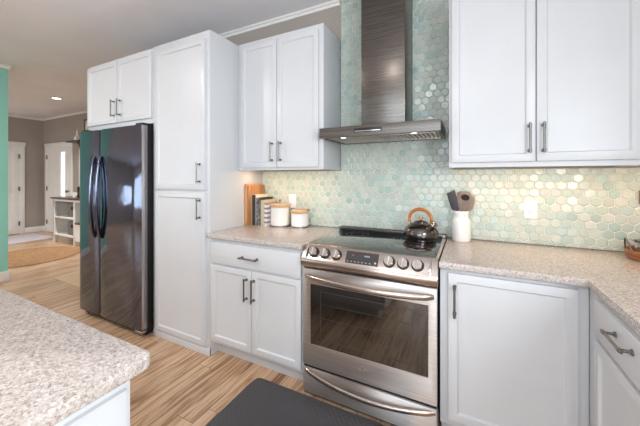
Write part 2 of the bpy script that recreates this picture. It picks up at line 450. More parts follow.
# ------------------------------------------------------------------ hexagon tile backsplash (real glazed tiles on a grout bed)
def clip(poly, x0, x1, z0, z1):
    for ax, lim, keep in ((0, x0, 1), (0, x1, -1), (1, z0, 1), (1, z1, -1)):
        out = []
        for i in range(len(poly)):
            p, q = poly[i-1], poly[i]
            ip, iq = keep*(p[ax]-lim) >= 0, keep*(q[ax]-lim) >= 0
            if ip != iq:
                t = (lim-p[ax])/(q[ax]-p[ax]); out.append((p[0]+t*(q[0]-p[0]), p[1]+t*(q[1]-p[1])))
            if iq: out.append(q)
        poly = out
        if not poly: return []
    return poly
TILE_COLS = [(156, 186, 181), (164, 191, 185), (172, 193, 183), (180, 197, 187), (188, 199, 189), (178, 193, 185), (184, 197, 187), (176, 195, 187), (194, 202, 192), (182, 195, 185)]
def tiles(name, rects):
    b = B(); bm = b.bm; lay = bm.loops.layers.float_color.new('tile')
    W_, R_ = .052, .045
    for (x0, x1, z0, z1) in rects:
        for r in range(int(z0/R_)-1, int(z1/R_)+2):
            for c in range(int(x0/W_)-2, int(x1/W_)+2):
                cx = c*W_ + (W_/2 if r % 2 else 0); cz = r*R_+.012
                h = (W_-.0034)/math.sqrt(3)
                poly = [(cx+h*math.sin(k*PI/3), cz+h*math.cos(k*PI/3)) for k in range(6)]
                poly = clip(poly, x0, x1, z0, z1)
                if len(poly) < 3: continue
                mx = sum(p[0] for p in poly)/len(poly); mz = sum(p[1] for p in poly)/len(poly)
                rr = random.Random(r*1000+c); tx, tz = rr.uniform(-.05, .05), rr.uniform(-.05, .05)
                col = lin(rr.choice(TILE_COLS)); j = rr.uniform(.93, 1.06); col = tuple(min(1, v*j) for v in col)+(1,)
                def y(px, pz, d): return -(d + tx*(px-mx) + tz*(pz-mz))
                o = [bm.verts.new((px, -.002, pz)) for px, pz in poly]
                m = [bm.verts.new((px+(mx-px)*.02, y(px, pz, .0060), pz+(mz-pz)*.02)) for px, pz in poly]
                i = [bm.verts.new((px+(mx-px)*.16, y(px, pz, .0080), pz+(mz-pz)*.16)) for px, pz in poly]
                n = len(poly); fs = []
                for k in range(n):
                    fs.append(bm.faces.new((o[k], o[(k+1) % n], m[(k+1) % n], m[k])))
                    fs.append(bm.faces.new((m[k], m[(k+1) % n], i[(k+1) % n], i[k])))
                fs.append(bm.faces.new(i))
                inner = set(i); rim = tuple(v*.86 for v in col[:3])+(1,)   # glaze is thinner and deeper in tone at the rim
                for f in fs:
                    for l in f.loops: l[lay] = col if l.vert in inner else rim
    return b.build(name, 'tile', sharp=25)
RECTS = [(.002, 2.773, .916, 1.374), (.79, 1.596, 1.374, CEIL-.002)]
tl = tiles('wall_backsplash_tiles', RECTS); tl['kind'] = 'structure'
b = B()
for (x0, x1, z0, z1) in RECTS: b.box(x0, x1, -.0045, 0, z0, z1)
struct('wall_backsplash_grout', b, 'grout')

# ------------------------------------------------------------------ cabinets
def slab_door(w, h, t=.019, rail=.055, shaker=True):
    """door panel in local coords: x 0..w, z 0..h, front at y=-t"""
    b = B(); bm = b.bm
    m = Matrix.Translation((w/2, -t/2, h/2)) @ Matrix.Diagonal((w, t, h, 1))
    bmesh.ops.create_cube(bm, size=1, matrix=m)
    if shaker:
        f = min(bm.faces, key=lambda f: f.calc_center_median().y)
        bmesh.ops.inset_region(bm, faces=[f], thickness=rail, depth=0)
        bmesh.ops.inset_region(bm, faces=[f], thickness=.0035, depth=-.004)
        bmesh.ops.inset_region(bm, faces=[f], thickness=.006, depth=-.006)
    es = [e for e in bm.edges if all(abs(v.co.x) < 1e-5 or abs(v.co.x-w) < 1e-5 or abs(v.co.z) < 1e-5 or abs(v.co.z-h) < 1e-5 for v in e.verts) and all(v.co.y < -t+1e-5 for v in e.verts)]
    bmesh.ops.bevel(bm, geom=es, offset=.0025, segments=2, profile=.5, affect='EDGES')
    return b
def pull(parent, x, z, y, length=.155, vertical=True):
    """bar pull centred at x,z on a face at y (local)"""
    b = B(); h = length/2; o = .030
    d = Vector((0, 0, 1)) if vertical else Vector((1, 0, 0)); c = Vector((x, y-o, z))
    b.cyl(c-d*h, c+d*h, .0052, seg=14)
    for s in (-1, 1):
        p = c+d*s*(h-.014)
        b.cyl(p, (p.x, y-.004, p.z), .0048, seg=12); b.cyl((p.x, y-.0045, p.z), (p.x, y, p.z), .009, seg=14)
        b.cyl(p-d*.007, p+d*.007, .0068, seg=14)
    return b.build('handle', 'pewter', parent)
def door(root, x0, x1, z0, z1, yf, hx=None, hz=None, vert=True, name='door', rail=.055, shaker=True, hl=.155):
    o = slab_door(x1-x0, z1-z0, rail=rail, shaker=shaker).build(name, 'white', root, loc=(x0, yf, z0))
    if hx is not None: pull(o, hx-x0, hz-z0, -.019, hl, vert)
    return o
FY = -.614   # face of base and tall cabinets
# tall pantry
P = thing('pantry_cabinet', 'tall white two-door pantry cabinet reaching the floor beside the dark refrigerator', 'cabinet', (0, 0, 0))
B().box(-.652, 0, FY, -.001, .0, 2.41, .002).box(-.652, 0, FY-.004, FY+.01, 0, .055, .002).build('body', 'white', P)
door(P, -.605, -.034, 1.226, 2.352, FY, -.084, 1.353)
door(P, -.605, -.034, .072, 1.204, FY, -.084, 1.084)
# cabinet over refrigerator
P = thing('over_fridge_cabinet', 'short white double-door cabinet mounted above the refrigerator', 'cabinet', (0, 0, 0))
B().box(-1.662, -.654, FY, -.001, 1.775, 2.404, .002).build('body', 'white', P)
door(P, -1.652, -1.158, 1.818, 2.380, FY, -1.192, 1.948)
door(P, -1.152, -.660, 1.818, 2.380, FY, -1.098, 1.948)
# wall cabinet left of hood
P = thing('wall_cabinet', 'white double-door wall cabinet above the books and canisters', 'cabinet', (0, 0, 0))
B().box(.002, .784, -.311, -.001, 1.402, 2.416, .002).box(.002, .784, -.311, -.311+.019, 1.377, 1.4025).box(.002, .002+.016, -.311+.0185, -.001, 1.3775, 1.4025).box(.784-.016, .784, -.311+.0185, -.001, 1.3775, 1.4025).build('body', 'white', P)
door(P, .040, .391, 1.396, 2.378, -.311, .353, 1.516)
door(P, .397, .750, 1.396, 2.378, -.311, .432, 1.516)
# wall cabinet right of hood
P = thing('wall_cabinet', 'white double-door wall cabinet right of the hood, above the tile with the outlet', 'cabinet', (0, 0, 0))
B().box(1.600, 2.435, -.331, -.001, 1.402, 2.416, .002).box(1.600, 2.435, -.331, -.331+.019, 1.377, 1.4025).box(1.600, 1.600+.016, -.331+.0185, -.001, 1.3775, 1.4025).box(2.435-.016, 2.435, -.331+.0185, -.001, 1.3775, 1.4025).build('body', 'white', P)
door(P, 1.614, 2.004, 1.404, 2.378, -.331, 1.978, 1.521, rail=.053)
door(P, 2.010, 2.402, 1.404, 2.378, -.331, 2.036, 1.521, rail=.056)
P = thing('wall_cabinet', 'white wall cabinet in the corner at the right edge of the photo', 'cabinet', (0, 0, 0))
B().box(2.437, 2.773, -.331, -.001, 1.402, 2.416, .002).box(2.437, 2.773, -.331, -.331+.019, 1.377, 1.4025).box(2.437, 2.437+.016, -.331+.0185, -.001, 1.3775, 1.4025).box(2.773-.016, 2.773, -.331+.0185, -.001, 1.3775, 1.4025).build('body', 'white', P)
door(P, 2.452, 2.765, 1.404, 2.378, -.331, None, None)
# base cabinet left of range
def base_body(b, x0, x1, kick=.115, depth=.0):
    b.box(x0, x1, FY, -.001, kick, .879, .002)
    return b
P = thing('base_cabinet', 'white base cabinet with one drawer over two doors, left of the range', 'cabinet', (0, 0, 0))
base_body(B(), .002, .802).build('body', 'white', P)
B().box(.002, .802, -.53, -.515, 0, .116).box(.002, .802, -.515, -.01, 0, .03).build('toe_kick', 'white', P)
door(P, .024, .786, .704, .856, FY, .39, .776, vert=False, name='drawer', shaker=False)
door(P, .024, .402, .142, .690, FY, .364, .566)
door(P, .408, .786, .142, .690, FY, .426, .566)
# base cabinet right of range
P = thing('base_cabinet', 'white single-door base cabinet between the range and the inside corner', 'cabinet', (0, 0, 0))
base_body(B(), 1.574, 2.138).build('body', 'white', P)
B().box(1.574, 2.138, -.53, -.515, 0, .116).box(1.574, 2.138, -.515, -.01, 0, .03).build('toe_kick', 'white', P)
door(P, 1.612, 2.100, .150, .860, FY, 1.640, .735)
# base cabinets on right wall (face x = 2.14, local x runs towards the camera)
def side_base(y0, w, label):
    P = thing('base_cabinet', label, 'cabinet', (2.140, y0, 0), -PI/2)
    B().box(0, w, 0, .630, .115, .879, .002).build('body', 'white', P)
    B().box(0, w, .085, .100, 0, .116).box(0, w, .1, .62, 0, .03).build('toe_kick', 'white', P)
    door(P, .02, w-.012, .728, .862, 0, w/2-.022, .816, vert=False, name='drawer', shaker=False, hl=.136)
    door(P, .02, w-.012, .142, .712, 0, w-.06, .60)
    return P
side_base(-.702, .56, 'white base cabinet with drawer facing left, under the right-hand counter at the photo edge')
B_corner = B().box(2.140, 2.773, -.70, -.001, 0, .879)
tag(B_corner.build('corner_cabinet', 'white'), 'white blind corner cabinet box under the counter corner', 'cabinet')
side_base(-1.264, .50, 'white drawer base cabinet in the middle of the right-hand counter run')
side_base(-1.766, .55, 'white drawer base cabinet at the near end of the right-hand counter')

# ------------------------------------------------------------------ countertops
def top(name, poly, z0, z1, label):
    return tag(B().prism(poly, 'z', z0, z1, .006, 3).build(name, 'granite'), label, 'countertop')
def rounded(poly_corner, r, seg=6): pass
top('countertop', [(.003, -.010), (.003, -.648), (.804, -.648), (.804, -.010)], .880, .914, 'speckled granite countertop under the books and canisters, left of the range')
top('countertop', [(1.572, -.010), (1.572, -.648), (2.125, -.648), (2.125, -2.32), (2.770, -2.32), (2.770, -.010)], .880, .914, 'speckled granite countertop turning the corner right of the range')

# ------------------------------------------------------------------ island
IX, IY = 1.046, -1.738
def arc(cx, cy, r, a0, a1, n=8): return [(cx+r*math.cos(math.radians(a0+(a1-a0)*k/n)), cy+r*math.sin(math.radians(a0+(a1-a0)*k/n))) for k in range(n+1)]
r = .025
P = thing('kitchen_island', 'white kitchen island with a speckled granite top in the near left corner', 'island', (0, 0, 0))
B().prism([(-.85, -2.75), (IX, -2.75)] + arc(IX-r, IY-r, r, 0, 90) + [(-.85, IY)], 'z', .882, .914, .007, 3).build('granite_top', 'granite', P)
B().box(-.80, 1.008, -2.70, -1.772, .10, .882, .002).box(-.78, .95, -2.66, -1.83, 0, .10).build('body', 'white', P)
o = slab_door(.90, .70, t=.012, rail=.07).build('end_panel', 'white', P, loc=(1.008, -2.685, .15), rotz=PI/2)
b = B().box(1.008, 1.021, -2.70, -1.782, .10, .135, .003); b.build('base_rail', 'white', P)

# ------------------------------------------------------------------ refrigerator
F0, FS, F1 = -1.648, -1.302, -.672
R_ = thing('refrigerator', 'black stainless side-by-side refrigerator beside the tall pantry', 'refrigerator', (0, 0, 0))
B().box(F0+.006, F1-.006, -.646, -.02, .03, 1.755, .004).build('body', 'black', R_)
B().box(F0+.02, F1-.02, -.66, -.60, .012, .06, .004).build('base_grille', 'black', R_)
def fdoor(x0, x1):
    n = 10; pts = [(x0, -.652)]
    w = x1-x0
    for k in range(n+1):
        u = k/n; e = .010
        bulge = .006*(1-(2*u-1)**2)
        rnd = e*(1-math.sqrt(max(0, 1-max(0, (abs(2*u-1)-.94)/.06)**2)))
        pts.append((x0+w*u, -.706-bulge+rnd))
    pts.append((x1, -.652))
    return B().prism(pts, 'z', .065, 1.752, .003, 2)
dl = fdoor(F0, FS-.003).build('freezer_door', 'blacksteel', R_)
dr = fdoor(FS+.003, F1).build('fridge_door', 'blacksteel', R_)
B().box(F1-.004, F1+.0015, -.700, -.655, .07, 1.748, .001).build('door_edge', 'doorsteel', dr)
def fhandle(x, parent):
    pts = []
    for k in range(17):
        u = k/16; z = .77+.74*u
        y = -.712-.036*math.sin(PI*u)**.65
        pts.append((x, y, z))
    B().tube(pts, [.0115 if 0 < k < 16 else .010 for k in range(17)], 12, 1.3, up=(1, 0, 0)).build('handle', 'blacksteel', parent)
fhandle(FS-.050, dl); fhandle(FS+.050, dr)
for x in (F0+.06, F1-.06):
    B().box(x-.045, x+.045, -.69, -.55, 1.752, 1.772, .005).build('hinge_cover', 'black', R_)
    B().cyl((x, -.63, 0), (x, -.63, .04), .022).build('foot', 'black', R_)
B().box(F1-.10, F1-.005, -.70, -.655, .035, .060, .005).build('lower_hinge', 'doorsteel', R_)

# ------------------------------------------------------------------ range
X0, X1 = .809, 1.567
R_ = thing('electric_range', 'stainless steel slide-in electric range set between the granite counters', 'stove', (0, 0, 0))
B().box(X0+.004, X1-.004, -.615, -.03, .03, .905, .003).box(X0+.03, X1-.03, -.60, -.05, 0, .03).build('body', 'darksteel', R_)
B().box(X0, X1, -.612, -.03, .905, .917, .003).build('cooktop_frame', 'steel', R_)
ct = B().box(X0+.012, X1-.012, -.600, -.095, .9165, .9205, .0015).build('cooktop', 'blackglass', R_)
for (cx, cy, rr) in ((1.0, -.45, .105), (1.37, -.45, .09), (1.0, -.21, .08), (1.37, -.21, .115)):
    b = B(); n = 48
    for ro, ri in ((rr, rr-.0025), (rr*.6, rr*.6-.002)):
        a = [b.bm.verts.new((cx+ro*math.cos(2*PI*k/n), cy+ro*math.sin(2*PI*k/n), .9207)) for k in range(n)]
        c = [b.bm.verts.new((cx+ri*math.cos(2*PI*k/n), cy+ri*math.sin(2*PI*k/n), .9207)) for k in range(n)]
        for k in range(n): b.bm.faces.new((a[k], a[(k+1) % n], c[(k+1) % n], c[k]))
    b.build('burner_ring', plain('burner_ring_print', (70, 70, 70), .3), ct)
v = B().box(X0, X1, -.094, -.03, .905, .941, .004).build('vent_trim', 'darksteel', R_)
B().box(X0+.02, X1-.02, -.0955, -.090, .918, .936, .001).box(X0+.03, X1-.2, -.085, -.045, .9405, .9422).build('vent_slot', 'black', v)
# control panel: sloping face with rounded nose
prof = [(-.60, .919), (-.613, .920), (-.621, .915), (-.668, .842), (-.674, .826), (-.672, .806), (-.662, .792), (-.60, .790)]
cp = B().prism(prof, 'x', X0, X1, .003, 2).build('control_panel', 'panelsteel', R_)
nrm = Vector((0, -(.915-.842), -(.668-.621))).normalized(); nrm = Vector((0, -.841, .541))
def on_panel(x, s):  # s 0..1 down the slope
    return Vector((x, -.621-.047*s, .915-.073*s))
mk = plain('knob_satin', (196, 186, 178), .22, 1.0)
for i, x in enumerate((.885, .957, 1.030, 1.330, 1.401, 1.472)):
    c = on_panel(x, .50)
    k = B().cyl(c, c+nrm*.006, .0315, .0300, 32).build('knob_ring', 'black', R_)
    kb = B().cyl(c+nrm*.005, c+nrm*.026, .0255, .0230, 32)
    kb.build('knob', mk, R_)
    down = Vector((0, -.541, -.841)); ax = c+nrm*.028
    b = B(); b.tube([ax-down*.020, ax+down*.020], .0055, 10, 1.0, up=(1, 0, 0)); b.build('knob_grip', 'chrome', R_)
# display
b = B(); pz = [on_panel(0, .12), on_panel(0, .90)]
poly = [(p.y, p.z) for p in (pz[0]+nrm*-.002, pz[0]+nrm*.0012, pz[1]+nrm*.0012, pz[1]+nrm*-.002)]
dsp = B().prism(poly, 'x', 1.088, 1.272).build('display', 'blackglass', R_)
rot = Matrix(((1, 0, 0), (0, .541, -.841), (0, .841, .541)))
def mark(bm_b, x, s, w, h):
    c = on_panel(x, s)+nrm*.0016
    down = Vector((0, -.541, -.841)); X = Vector((1, 0, 0))
    vs = [bm_b.bm.verts.new(c+X*sx*w/2+down*sy*h/2) for sx, sy in ((-1, -1), (1, -1), (1, 1), (-1, 1))]
    bm_b.bm.faces.new(vs)
for k in range(7): b = B(); mark(b, 1.102+.021*k, .78, .008, .004); b.build('touch_key', 'digit', dsp)
for k in range(4): b = B(); mark(b, 1.196+.008*k, .36, .005, .008); b.build('clock_digit', 'digit', dsp)
b = B(); mark(b, 1.258, .72, .009, .009); b.build('start_key', 'digit', dsp)
b = B(); mark(b, 1.128, .36, .006, .009); b.build('display_indicator', 'reddigit', dsp)
# trim arcs at the panel ends
for x in (X0+.030, X1-.034):
    c0, c1 = on_panel(x, .08)+nrm*.002, on_panel(x, .95)+nrm*.002
    B().tube([c0, (c0+c1)/2+nrm*.006, c1], .005, 8, up=(1, 0, 0)).build('end_accent', 'chrome', R_)
# oven door
DF = -.652
def frame_slab(x0, x1, z0, z1, wx0, wx1, wz0, wz1, y0, y1):
    b = B(); bm = b.bm
    def ring(y): return ([bm.verts.new((x, y, z)) for x, z in ((x0, z0), (x1, z0), (x1, z1), (x0, z1))], [bm.verts.new((x, y, z)) for x, z in ((wx0, wz0), (wx1, wz0), (wx1, wz1), (wx0, wz1))])
    fo, fi = ring(y0); bo, bi = ring(y1)
    for k in range(4):
        j = (k+1) % 4
        bm.faces.new((fo[k], fo[j], fi[j], fi[k])); bm.faces.new((bo[k], bi[k], bi[j], bo[j]))
        bm.faces.new((fo[k], bo[k], bo[j], fo[j])); bm.faces.new((fi[k], fi[j], bi[j], bi[k]))
    bmesh.ops.recalc_face_normals(bm, faces=bm.faces)
    es = [e for e in bm.edges if all(abs(v.co.y-y0) < 1e-6 for v in e.verts) and (len({v.co.x for v in e.verts}) == 1 or len({v.co.z for v in e.verts}) == 1)]
    bmesh.ops.bevel(bm, geom=es, offset=.003, segments=2, profile=.5, affect='EDGES')
    return b
od = frame_slab(X0+.004, X1-.004, .206, .778, X0+.055, X1-.045, .335, .690, DF, -.617).build('oven_door', 'steel', R_)
B().box(X0+.052, X1-.042, DF+.004, -.625, .332, .693).build('oven_window', 'ovenglass', od)
b = B(); wx0, wx1, wz0, wz1 = X0+.12, X1-.12, .375, .655
pr = plain('window_inner_print', (62, 60, 58), .3)
for a in ((wx0, wx1, wz0, wz0+.003), (wx0, wx1, wz1-.003, wz1), (wx0, wx0+.003, wz0, wz1), (wx1-.003, wx1, wz0, wz1)): b.box(a[0], a[1], DF+.0030, DF+.0042, a[2], a[3])
b.box(wx0, wx1, DF+.0030, DF+.0042, .50, .502).box(wx0, wx1, DF+.0030, DF+.0042, .58, .582)
b.build('window_print', pr, od)
def bow_handle(x0, x1, z, droop, depth, name, parent, hh, y0, rz=.016):
    pts = []; n = 24
    for k in range(n+1):
        u = k/n; s = 1-(2*u-1)**2
        e = min(1, min(u, 1-u)/.05)
        pts.append((x0+(x1-x0)*u, y0-depth*(.25+.75*s)*e**.5*1.0, z-droop*s))
    B().tube(pts, [rz*(.8 if k in (0, n) else 1) for k in range(n+1)], 12, .6, up=(0, 0, 1)).build(name, 'panelsteel', parent)
bow_handle(X0+.020, X1-.020, .735, .006, .052, 'handle', od, 0, DF+.004, .0165)
dw = B().box(X0+.004, X1-.004, -.650, -.617, .040, .187, .004).build('storage_drawer', 'steel', R_)
bow_handle(X0+.022, X1-.012, .172, .040, .030, 'handle', dw, 0, -.648, .0135)
for z0, z1 in ((.03, .21), (.775, .795)): B().box(X0+.006, X1-.006, -.640, -.61, z0, z1).build('front_rail', 'black', R_)
# maker's mark on the door: ring and two letters
def text(body, size, mat, parent, name, loc):
    cu = bpy.data.curves.new(name, 'FONT'); cu.body = body; cu.size = size; cu.extrude = .0006; cu.align_x = 'LEFT'
    t = bpy.data.objects.new(name, cu); COL.objects.link(t)
    dg = bpy.context.evaluated_depsgraph_get()
    me = bpy.data.meshes.new_from_object(t.evaluated_get(dg))
    bpy.data.objects.remove(t); bpy.data.curves.remove(cu)
    me.materials.clear(); me.materials.append(M[mat])
    o = bpy.data.objects.new(name, me); COL.objects.link(o); o.parent = parent
    o.location = loc; o.rotation_euler = (PI/2, 0, 0)
    return o
lx, lz = 1.178, .283
b = B()
b.tube([(lx+.011*math.cos(2*PI*k/24), DF-.0005, lz+.011*math.sin(2*PI*k/24)) for k in range(25)], .0012, 6, up=(0, 1, 0))
b.tube([(lx, DF-.0005, lz+.006), (lx, DF-.0005, lz-.004), (lx+.005, DF-.0005, lz-.004)], .0008, 6, up=(0, 1, 0))
b.build('logo_badge', 'chrome', od)
text('LG', .026, 'chrome', od, 'logo_letters', (lx+.016, DF-.0004, lz-.009))

# ------------------------------------------------------------------ range hood
H = thing('range_hood', 'dark stainless chimney range hood mounted on the hexagon tile above the range', 'range hood', (0, 0, 0))
hx0, hx1, hy = .812, 1.562, -.432
b = frame_slab(hx0, hx1, hy, -.010, hx0+.022, hx1-.022, hy+.03, -.04, 0, .0665)
b.xform(Matrix.Translation((0, 0, 1.579)) @ Matrix(((1, 0, 0, 0), (0, 0, 1, 0), (0, 1, 0, 0), (0, 0, 0, 1))))
b.box(hx0+.004, hx1-.004, hy+.004, -.012, 1.612, 1.6455)
can = b.build('canopy', 'darksteel', H)
B().box(1.058, 1.345, -.296, -.010, 1.645, CEIL-.001, .003).build('chimney', 'darksteel', H)
for fx0, fx1 in ((hx0+.03, (hx0+hx1)/2-.004), ((hx0+hx1)/2+.004, hx1-.03)):
    b = B()
    b.box(fx0, fx1, hy+.08, -.05, 1.596, 1.600)
    n = 13
    for k in range(n):
        x = fx0+(fx1-fx0)*(k+.5)/n
        b.box(x-.006, x+.006, hy+.085, -.055, 1.583, 1.597, .002)
    for yy in (hy+.08, -.06): b.box(fx0, fx1, yy, yy+.012, 1.582, 1.600)
    b.build('baffle_filter', 'steel', H)
B().box(hx0+.022, hx1-.022, hy+.03, hy+.08, 1.586, 1.612).build('lamp_strip', 'darksteel', H)
for x in (.96, 1.41):
    l = B().cyl((x, hy+.055, 1.5835), (x, hy+.055, 1.590), .022, seg=24).build('hood_lamp', 'chrome', H)
    B().cyl((x, hy+.055, 1.582), (x, hy+.055, 1.585), .016, seg=24).build('lamp_lens', 'lens', l)
pn = B().box(1.055, 1.235, hy-.0015, hy+.006, 1.603, 1.629, .001).build('control_strip', 'black', H)
B().box(1.063, 1.227, hy-.005, hy-.001, 1.606, 1.612, .0015).build('button_lip', 'chrome', pn)

# ------------------------------------------------------------------ things on the left counter
CT = .914
b = B().box(.004, .026, -.243, -.020, CT, 1.262, .004)
tag(b.build('cutting_board', 'acacia'), 'orange wooden cutting board standing against the pantry side, outermost of the two boards', 'cutting board', 'boards leaning on the pantry')
b = B().box(.027, .046, -.236, -.020, CT, 1.250, .004)
tag(b.build('cutting_board', wood('brown_grained_wood', (140, 92, 58), (200, 146, 98))), 'brown grained wooden cutting board standing next to the dark-spined book', 'cutting board', 'boards leaning on the pantry')
def book(x0, x1, h, d, yf, mat, label, tilt=0, back=None):
    R0 = thing('cookbook', label, 'book', ((x0+x1)/2, yf, CT), 0, 'cookbooks on the left counter')
    w = (x1-x0)/2; t = .003
    B().box(-w, -w+t, 0, d, 0, h, .001).box(w-t, w, 0, d, 0, h, .001).build('cover', back or mat, R0)
    B().prism([(-w, .004), (-w*.6, -.002), (w*.6, -.002), (w, .004), (w, .007), (-w, .007)], 'z', 0, h).build('spine', mat, R0)
    B().box(-w+t, w-t, .006, d-.004, .004, h-.005).build('page_block', 'page', R0)
    return R0
book(.048, .094, .256, .175, -.205, 'book_dark', 'tallest cookbook with a charcoal spine and pale covers, next to the brown board', back='page')
book(.096, .136, .233, .180, -.203, 'book_pattern', 'cookbook with a grey patterned spine, between the charcoal and the sage book', back='book_dark')
book(.139, .175, .213, .170, -.200, 'book_green', 'cookbook with a plain sage cream spine, next to the striped book')
book(.178, .208, .190, .160, -.200, 'book_stripe', 'cookbook with white and mauve stripes on its spine, touching the large canister')
def canister(x, y, r, h, label, bail):
    R0 = thing('canister', label, 'canister', (x, y, CT), 0, 'white canisters on the left counter')
    B().lathe([(0, 0), (r*.93, 0), (r*.95, .006), (r*.95, .010), (r, .014), (r, h-.008), (r-.006, h), (r-.010, h), (r-.012, h-.010), (0, h-.010)]).build('pot', 'ceramic', R0)
    l = B().lathe([(0, h-.008), (r-.013, h-.008), (r-.013, h), (r+.003, h), (r+.005, h+.006), (r+.003, h+.020), (r*.9, h+.024), (0, h+.026)]).build('lid', 'lidwood', R0)
    B().lathe([(0, .001), (r*.96, .001), (r*.96, .009), (0, .009)]).build('base_ring', 'pewter', R0)
    if bail:
        b = B()
        b.cyl((-r-.012, 0, h+.020), (r+.012, 0, h+.026), .0035); b.ball((-r-.012, 0, h+.020), .007); b.ball((r+.012, 0, h+.026), .008)
        b.build('lid_clasp', 'pewter', l)
    else:
        b = B(); b.cyl((0, 0, h+.024), (0, 0, h+.046), .005); b.ball((0, 0, h+.052), .011); b.build('lid_knob', 'pewter', l)
    return R0
canister(.292, -.135, .080, .160, 'larger white ceramic canister with a knobbed wooden lid, beside the striped book', False)
canister(.466, -.105, .071, .116, 'smaller white ceramic canister with a wooden lid and metal clasp, nearer the range', True)

# ------------------------------------------------------------------ outlets
def outlet(x0, x1, z0, z1, label, full):
    R0 = thing('wall_outlet', label, 'outlet', ((x0+x1)/2, -.0075, (z0+z1)/2))
    w, h = (x1-x0)/2, (z1-z0)/2
    B().box(-w, w, -.006, 0, -h, h, .0025).build('cover_plate', 'outlet', R0)
    for s in ((1, -1) if full else ()):
        f = B().cyl((0, -.0085, s*h*.36), (0, -.005, s*h*.36), .0155, seg=24).build('receptacle', 'outlet', R0)
        b = B()
        for dx in (-.006, .006): b.box(dx-.0012, dx+.0012, -.0088, -.0080, s*h*.36-.001, s*h*.36+.008)
        b.cyl((0, -.0088, s*h*.36-.0075), (0, -.008, s*h*.36-.0075), .0024, seg=10); b.build('slot', 'rubber', f)
    if not full:
        B().box(-w*.45, w*.45, -.0095, -.005, -h*.55, h*.55, .002).build('rocker', 'outlet', R0)
outlet(.300, .372, 1.055, 1.172, 'white wall plate on the tile behind the canisters', False)
outlet(2.004, 2.070, 1.070, 1.184, 'white double wall outlet on the tile right of the utensil crock', True)

# ------------------------------------------------------------------ kettle
K = thing('tea_kettle', 'dark polished whistling tea kettle with an orange wooden loop handle on the cooktop', 'kettle', (1.427, -.203, .9215), math.radians(-16))
body = B().lathe([(0, 0), (.088, 0), (.092, .004), (.092, .009), (.098, .013), (.1045, .030), (.106, .045), (.103, .060), (.094, .077), (.078, .092), (.058, .103), (.046, .107), (.044, .111), (0, .111)], seg=48).build('body', 'gunmetal', K)
B().lathe([(0, .109), (.043, .109), (.042, .114), (.030, .121), (.012, .125), (0, .126)]).build('lid', 'gunmetal', K)
B().lathe([(0, .124), (.007, .124), (.006, .130), (.012, .136), (.011, .143), (0, .146)], seg=20).build('lid_knob', 'copper', K)
pts = []; rs = []
for k in range(25):
    a = math.radians(200 - 220*k/24)
    pts.append((-.004+.074*math.cos(a)+.012*math.sin(a)*0, 0, .128+.066*math.sin(a) - .004*math.cos(a)*0)); rs.append(.0080 if 3 < k < 21 else .0072)
B().tube(pts, rs, 12, 1.35, up=(0, 1, 0)).build('loop_handle', 'handlewood', K)
for p, q in (((-.078, 0, .076), (-.074, 0, .110)), ((.074, 0, .080), (.067, 0, .110))): B().cyl(p, q, .008, .007, 12).build('handle_mount', 'chrome', K)
b = B(); b.cyl((.066, -.030, .068), (.108, -.046, .108), .022, .013, 20); b.build('spout', 'gunmetal', K)
b = B(); b.cyl((.102, -.044, .102), (.116, -.049, .116), .016, .013, 20); b.tube([(.112, -.046, .116), (.094, -.036, .130), (.078, -.014, .126), (.070, 0, .112)], .004, 8); b.ball((.100, -.042, .124), .009)
b.build('whistle_cap', 'chrome', K)

# ------------------------------------------------------------------ utensil crock with utensils
cx, cy = 1.658, -.088
C0 = thing('utensil_crock', 'white ceramic bottle-shaped crock holding utensils right of the range', 'crock', (cx, cy, CT))
B().lathe([(0, 0), (.050, 0), (.054, .005), (.055, .012), (.055, .125), (.052, .138), (.043, .150), (.040, .160), (.040, .172), (.044, .176), (.045, .186), (.043, .192), (.037, .192), (.035, .186), (.035, .150), (.048, .130), (.050, .02), (0, .016)], seg=40).build('jar', 'ceramic', C0)
B().lathe([(.0395, .161), (.0445, .1625), (.0445, .167), (.0395, .1685)], seg=40).build('neck_band', 'ceramic', C0)
def utensil(name, label, blade_poly, base_pt, top_dir, mat, L, hole=None, roll=0, thick=.006, grp='utensils in the white crock'):
    """blade in local xz plane, handle downwards; placed so it leans out of the crock"""
    R0 = thing(name, label, 'utensil', base_pt, 0, grp)
    d = Vector(top_dir).normalized(); q = d.to_track_quat('Z', 'X')
    R0.rotation_mode = 'QUATERNION'
    from mathutils import Quaternion
    R0.rotation_quaternion = q @ Quaternion((0, 0, 1), roll)
    B().tube([(0, 0, 0), (0, 0, L)], [.005, .006], 10, up=(1, 0, 0)).build('handle', mat, R0)
    b = B(); b.prism([(x, z+L-.008) for x, z in blade_poly], 'y', -thick/2, thick/2, .0015)
    bl = b.build('blade', mat, R0)
    if hole:
        hxx, hz, a, c = hole; b = B(); n = 20
        b.prism([(hxx+a*math.cos(2*PI*k/n), hz+L-.008+c*math.sin(2*PI*k/n)) for k in range(n)], 'y', -thick/2-.0006, thick/2+.0006)
        b.build('slot', 'rubber', R0)
def oval(a, c, n=20, sq=.75, z0=0):
    out = []
    for k in range(n):
        t = -PI/2+2*PI*k/n; ct, st = math.cos(t), math.sin(t)
        out.append((a*math.copysign(abs(ct)**sq, ct), c+c*math.copysign(abs(st)**sq, st)))
    return out
utensil('spatula', 'charcoal flat spatula leaning left out of the white crock', [(-.010, 0), (.010, 0), (.026, .020), (.026, .134), (-.026, .124), (-.026, .020)], (cx+.022, cy+.002, CT+.0175), (-.285, .0, 1), 'charcoal', .186, roll=math.radians(-10), thick=.012)
